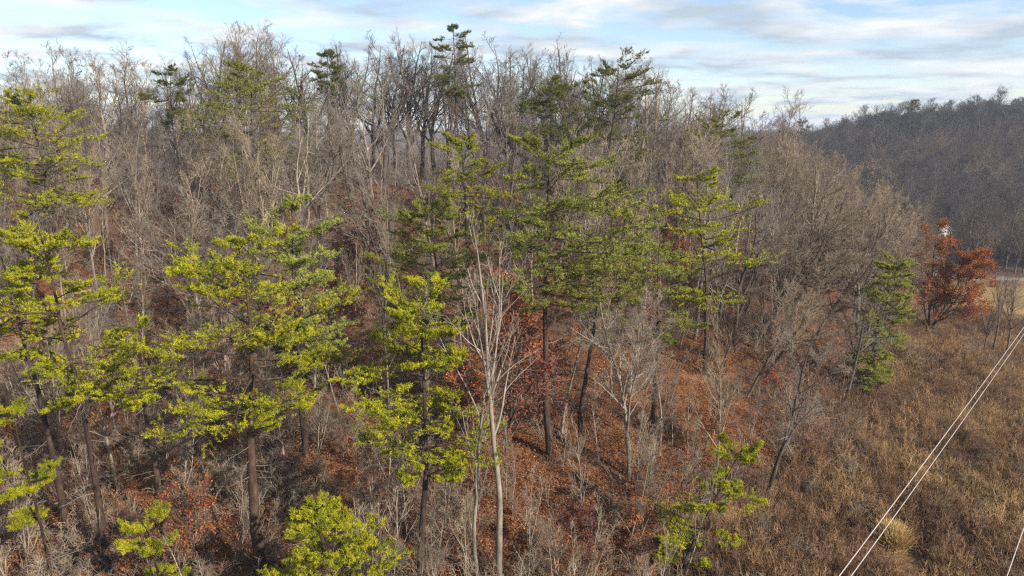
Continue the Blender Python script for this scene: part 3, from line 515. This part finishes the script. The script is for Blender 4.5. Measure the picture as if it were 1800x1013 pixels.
def weed(seed, h=1.3, mat=None):
    r = np.random.default_rng(seed); n = 9; S = np.c_[r.normal(0, .18, n), r.normal(0, .18, n), np.full(n, -.05)]; D = np.c_[r.normal(0, .25, n), r.normal(0, .25, n), np.ones(n)]; L = h * r.uniform(.6, 1.1, n)
    P, Q = grow(S, D, L, np.full(n, .014), np.full(n, .006), 5, .09, arr(0, 0, 0), r); bl = [(*tubes(P, Q, 3), mat)]
    p, D, q, t, par = kids(P, Q, 14, .3, 1, 20, 60, r); P2, Q2 = grow(p, D, L[par] * .22 * r.uniform(.5, 1.2, len(p)), np.full(len(p), .011), np.full(len(p), .007), 2, .1, arr(0, 0, .05), r); bl.append((*tubes(P2, Q2, 3), mat))
    return mesh_np('weed', bl)
def rand_pts(n, y0, y1, px0, px1, ok, pw=1.0):
    d = y0 + (y1 - y0) * rg.random(n * 4) ** pw; px = rg.uniform(px0, px1, n * 4); x = (px - 900) / 1200 * d / .96; m = ok(x, d, px); x, d = x[m][:n], d[m][:n]
    return x, d, np.c_[x, d, ground_z(x, d)]
def scat(name, n, y0, y1, px0, px1, ok, meshes, s0, s1, tilt=.1, pw=1.0, sink=0.0):
    x, d, p = rand_pts(n, y0, y1, px0, px1, ok, pw); m = len(p); p[:, 2] -= sink; s = rg.uniform(s0, s1, m)
    return scatter(name, p, np.c_[rg.normal(0, tilt, m), rg.normal(0, tilt, m), rg.uniform(0, 6.28, m)], np.c_[s, s, s * rg.uniform(.8, 1.2, m)], rg.integers(0, len(meshes), m), meshes)
forest = lambda x, d, px: x < edge_x(d) + rg.normal(0, 1.5, len(x))
TUFT = hit(1566, 962)
field = lambda x, d, px: (np.hypot(x - TUFT[0], (d - TUFT[1] + 1.2) * .7) > 1.8) & (x > edge_x(d) + rg.normal(0, 2.5, len(x)) - 1)
scat('fallen_leaves', 12000, 24, 105, -80, 1640, forest, [leaf_patch(i) for i in range(5)], .8, 1.5, .12, 1.1)
scat('undergrowth', 2000, 24, 112, -60, 1640, lambda x, d, px: forest(x, d, px) & ~((px > 830) & (px < 1270) & (d > 33) & (d < 60) & (rg.random(len(x)) < .72)), [shrub(400 + i, 2.2, 7, (M_twig_grey, M_twig_tan, M_twig_russet, M_twig_tan, M_twig_russet)[i]) for i in range(5)], .4, 1.5, .2)
scat('dry_grass', 15000, 26, 125, 1230, 2050, field, [tuft(500 + i, 70, .75, .4, M_weed) for i in range(4)], .6, 1.4, .12, 1.2)
scat('field_brush', 260, 30, 125, 1230, 2050, field, [shrub(440 + i, 1.8, 9, (M_twig_russet, M_twig_tan)[i]) for i in range(2)], .5, 1.3, .2)
scat('dead_weeds', 4200, 26, 125, 1230, 2050, field, [weed(520 + i, 1.2, M_weed) for i in range(4)], .6, 1.5, .12, 1.2)

pole = [bare_tree(650 + i, H=16, r0=.13, base=.4, n1=11, a1=(24, 52), len1=.28, up1=.10, forks=i % 2, bark_m=(M_dark, M_grey, M_dark)[i], twig_m=M_twig_grey, n2=5, n3=5, n4=2, sides=(5, 4)) for i in range(3)]
def joined(t, c, tm, bm=None):
    def get(m, mat):
        co = np.empty(len(m.vertices) * 3, 'f4'); m.vertices.foreach_get('co', co); f = np.empty(len(m.loops), 'i4'); m.loops.foreach_get('vertex_index', f); return co.reshape(-1, 3), f.reshape(-1, 4), mat
    return mesh_np('far_tree', [get(t, bm or M_dark), get(c, tm)])
scat('pole_woods', 150, 58, 100, -70, 1560, lambda x, d, px: (x < edge_x(d) - 6) & ~((px > 560) & (px < 800) & (d < 100) & (rg.random(len(x)) < .5)), [joined(*p, M_twig_grey, (M_dark, M_grey, M_dark)[i]) for i, p in enumerate(pole)], .55, .95, .04, .9)

# far woods: beyond the crest, across the valley and on the far hill
M_twig_brown = bark('cloud_shaded_brown_twig', (.055, .042, .034), (.115, .088, .068), (.18, .145, .115), scale=.3, zs=1, rnd=.4)  # brown far twigs, the hill's cloud shadow also darkened into their colour
def far_tree(i, tm, **k):
    kw = dict(H=17, r0=.22, base=.36, n1=15, a1=(30, 60), len1=.38, up1=.09, forks=1 + i % 2, bark_m=M_dark, twig_m=tm, n2=6, n3=5, n4=0, sides=(5, 4), twig_r=.017, len3=1.1); kw.update(k); return bare_tree(600 + i, **kw)
fv = [far_tree(i, M_twig_far_shaded, base=.6, r0=.30, len1=.27) for i in range(3)] + [far_tree(3 + i, M_twig_brown, base=.22, len1=.46) for i in range(3)]
far_m = [joined(t, c, M_twig_far_shaded if i < 3 else M_twig_brown) for i, (t, c) in enumerate(fv)]
HOUSES = [(*hit(1652, 420)[:2], 4.0)]
def hillside(n, x0, x1, y0, y1, ok):
    x, y = rg.uniform(x0, x1, n), rg.uniform(y0, y1, n); m = ok(x, y); return x[m], y[m]
xs, ys = [], []
for args in ((9500, 90, 520, 166, 520, lambda x, y: (y > 168 + .06 * x) & (x / y > .25) & (x / y < .98)), (1500, -220, 60, 128, 330, lambda x, y: (np.abs(x / y) < .95)), (500, 60, 150, 170, 330, lambda x, y: x / y < .6)):
    a, b = hillside(*args); xs.append(a); ys.append(b)
xs, ys = np.concatenate(xs), np.concatenate(ys); m = len(xs); s = np.clip(rg.normal(.85, .2, m), .4, 1.4); s[(xs < 60)] *= .8
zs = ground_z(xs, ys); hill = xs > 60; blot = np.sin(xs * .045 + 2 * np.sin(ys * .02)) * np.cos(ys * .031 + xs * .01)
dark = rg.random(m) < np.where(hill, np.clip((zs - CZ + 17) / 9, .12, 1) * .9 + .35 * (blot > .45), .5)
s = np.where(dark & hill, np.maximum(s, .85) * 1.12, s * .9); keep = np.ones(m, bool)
for hx, hy, wdt in HOUSES: keep &= ~((np.abs(xs - hx * ys / hy) < wdt) & (ys > hy - 120) & (ys < hy + 9))
keep &= ~(dark & hill & (np.sin(xs * .11) > .93) & (zs > CZ - 14))
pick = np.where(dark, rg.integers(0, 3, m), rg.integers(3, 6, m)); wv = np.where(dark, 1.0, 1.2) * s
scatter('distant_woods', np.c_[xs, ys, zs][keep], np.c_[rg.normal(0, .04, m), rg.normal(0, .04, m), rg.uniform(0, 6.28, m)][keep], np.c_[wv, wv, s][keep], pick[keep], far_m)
for i, (px, py, d) in enumerate(((1612, 176, 372), (1545, 200, 380), (1408, 212, 330), (1640, 190, 365))):
    place_pine(px, py, d, ('dark evergreen on the far hill crest, tallest of four', 'dark evergreen on the far hill crest left of the tallest one', 'dark evergreen at the low left end of the far hill', 'dark evergreen on the far hill crest right of the tallest one')[i], seed=40 + i, needle=N3, crown=.6, Lmax=4.2, whorls=8, per=5, n2=6, n3=3, tufts=5, nn=5, nlen=.5, dead=0, group='evergreens on the far hill')

# pale house down in the valley, half hidden by branches
M_white, M_roof, M_glass = simple_mat('white_siding', (.66, .65, .63), .7, .05), simple_mat('grey_shingle', (.22, .22, .23), .8, .15), simple_mat('dark_window_glass', (.03, .035, .04), .15, .1)
def box(x0, x1, y0, y1, z0, z1):
    v = np.array([(x, y, z) for z in (z0, z1) for y in (y0, y1) for x in (x0, x1)], float); return v, np.array([(0, 2, 3, 1), (4, 5, 7, 6), (0, 1, 5, 4), (2, 6, 7, 3), (0, 4, 6, 2), (1, 3, 7, 5)])
def house(hx, hy, w, dp, h, rise, rz, label, roof_m):
    e = bpy.data.objects.new('house', None); col.objects.link(e); e.location = (hx, hy, float(ground_z(hx, hy)[0]) - .1); e.rotation_euler = (0, 0, rz); tag(e, label, 'house')
    def part(nm, bl):
        o = bpy.data.objects.new(nm, mesh_np(nm, bl)); col.objects.link(o); o.parent = e
    part('wall', [(*box(-w / 2, w / 2, -dp / 2, dp / 2, 0, h), M_white)])
    a, b = w / 2 + .35, dp / 2 + .4
    v = np.array([(x, y, z) for x in (-a, a) for y, z in ((-b, h), (0, h + rise), (b, h), (b, h + .18), (0, h + rise + .18), (-b, h + .18))], float)
    part('roof', [(v, np.array([(0, 1, 7, 6), (1, 2, 8, 7), (3, 4, 10, 9), (4, 5, 11, 10), (2, 3, 9, 8), (5, 0, 6, 11), (0, 5, 4, 1), (1, 4, 3, 2), (6, 7, 10, 11), (7, 8, 9, 10)]), roof_m)])
    for sx in (-1, 1):
        g = np.array([(sx * w / 2 * .998, -dp / 2, h), (sx * w / 2 * .998, dp / 2, h), (sx * w / 2 * .998, 0, h + rise)]); part('gable', [(g, np.array([(0, 1, 2)]), M_white)])
    for k in (-.32, .32): part('window', [(*box(k * w - .5, k * w + .5, -dp / 2 - .03, -dp / 2 + .05, .9, 2.1), M_glass)])
    part('door', [(*box(-.45, .45, -dp / 2 - .04, -dp / 2 + .05, .05, 2.05), M_roof)])
house(*HOUSES[0][:2], 5.5, 5, 3.0, 1.6, .3, 'small white house seen through the top of the rust red oak', simple_mat('white_metal_roof', (.7, .7, .7), .5, .05))

def haze():
    x, y0, y1, z0, z1 = 3600, -2900, 3800, float(GZ.min()) - 1, float(max(ground_z(CTRL[:, 0], CTRL[:, 1]).max(), GZ.max())) + 24
    Vb = np.array([(a, b, c) for c in (z0, z1) for b in (y0, y1) for a in (-x, x)], float); F = np.array([(0, 2, 3, 1), (4, 5, 7, 6), (0, 1, 5, 4), (2, 6, 7, 3), (0, 4, 6, 2), (1, 3, 7, 5)])
    m, nt, out = new_mat('thin_blue_air'); v = nt.nodes.new('ShaderNodeVolumePrincipled'); v.inputs['Color'].default_value = (.72, .82, 1, 1); v.inputs['Density'].default_value = HAZE; nt.links.new(v.outputs[0], out.inputs['Volume'])
    o = bpy.data.objects.new('haze', mesh_np('haze', [(Vb, F, m)])); col.objects.link(o); tag(o, kind='stuff')
HAZE = 0.00024
haze()

# ------------------------------------------------------------------ wires, tuft, logs
M_wire = simple_mat('weathered_aluminium', (.34, .29, .265), .55, .2)
wd = unit(arr(.948, 1.026, 0))
def wire(p, label, r=.0095):
    p = np.array(p); t = np.linspace(-25, 150, 60); P = p[None] + wd[None] * t[:, None]; P[:, 2] += .0004 * (t - 40) ** 2 - .0004 * 1600
    v, f = tubes(P[None], np.full((1, 60), r), 8); o = bpy.data.objects.new('power_line', mesh_np('power_line', [(v, f, M_wire)])); col.objects.link(o); tag(o, label, 'power line', 'overhead power lines'); 
def wire_at(px, py, h, label): x, y, z = at(px, py, 10); k = h / (CZ - z); wire((x * k, 10 * k, CZ - h), label)
wire_at(1475, 1013, 7.0, 'left one of the paired overhead wires above the brown field')
wire_at(1496, 1013, 8.2, 'right one of the paired overhead wires above the brown field')
wire_at(1770, 1013, 8.0, 'lone overhead wire crossing the bottom right corner')
x, y, g = TUFT
o = bpy.data.objects.new('grass_tuft', tuft(900, 2400, 1.7, .40, M_straw, .02, .18)); col.objects.link(o); o.location = (x, y, g); tag(o, 'big straw coloured grass clump standing alone in the brown field', 'grass clump')
for i, (px, py, L, rz, lab) in enumerate(((1438, 738, 1.6, .2, 'short pale log on the ground at the forest edge'), (1476, 738, 1.1, -.3, 'shorter pale log right of the first at the forest edge'))):
    P, Q = grow(np.zeros((1, 3)), np.array([[math.cos(rz), math.sin(rz), 0]]), arr(L), arr(.13), arr(.10), 6, .04, arr(0, 0, 0), rg); v, f = tubes(P, Q, 9)
    x, d, g = hit(px, py); o = bpy.data.objects.new('log', mesh_np('log', [(v, f, M_pale)])); col.objects.link(o); o.location = (x, d, g + .12); tag(o, lab, 'log')


for me in [m for m in bpy.data.meshes if m.users == 0]: bpy.data.meshes.remove(me)
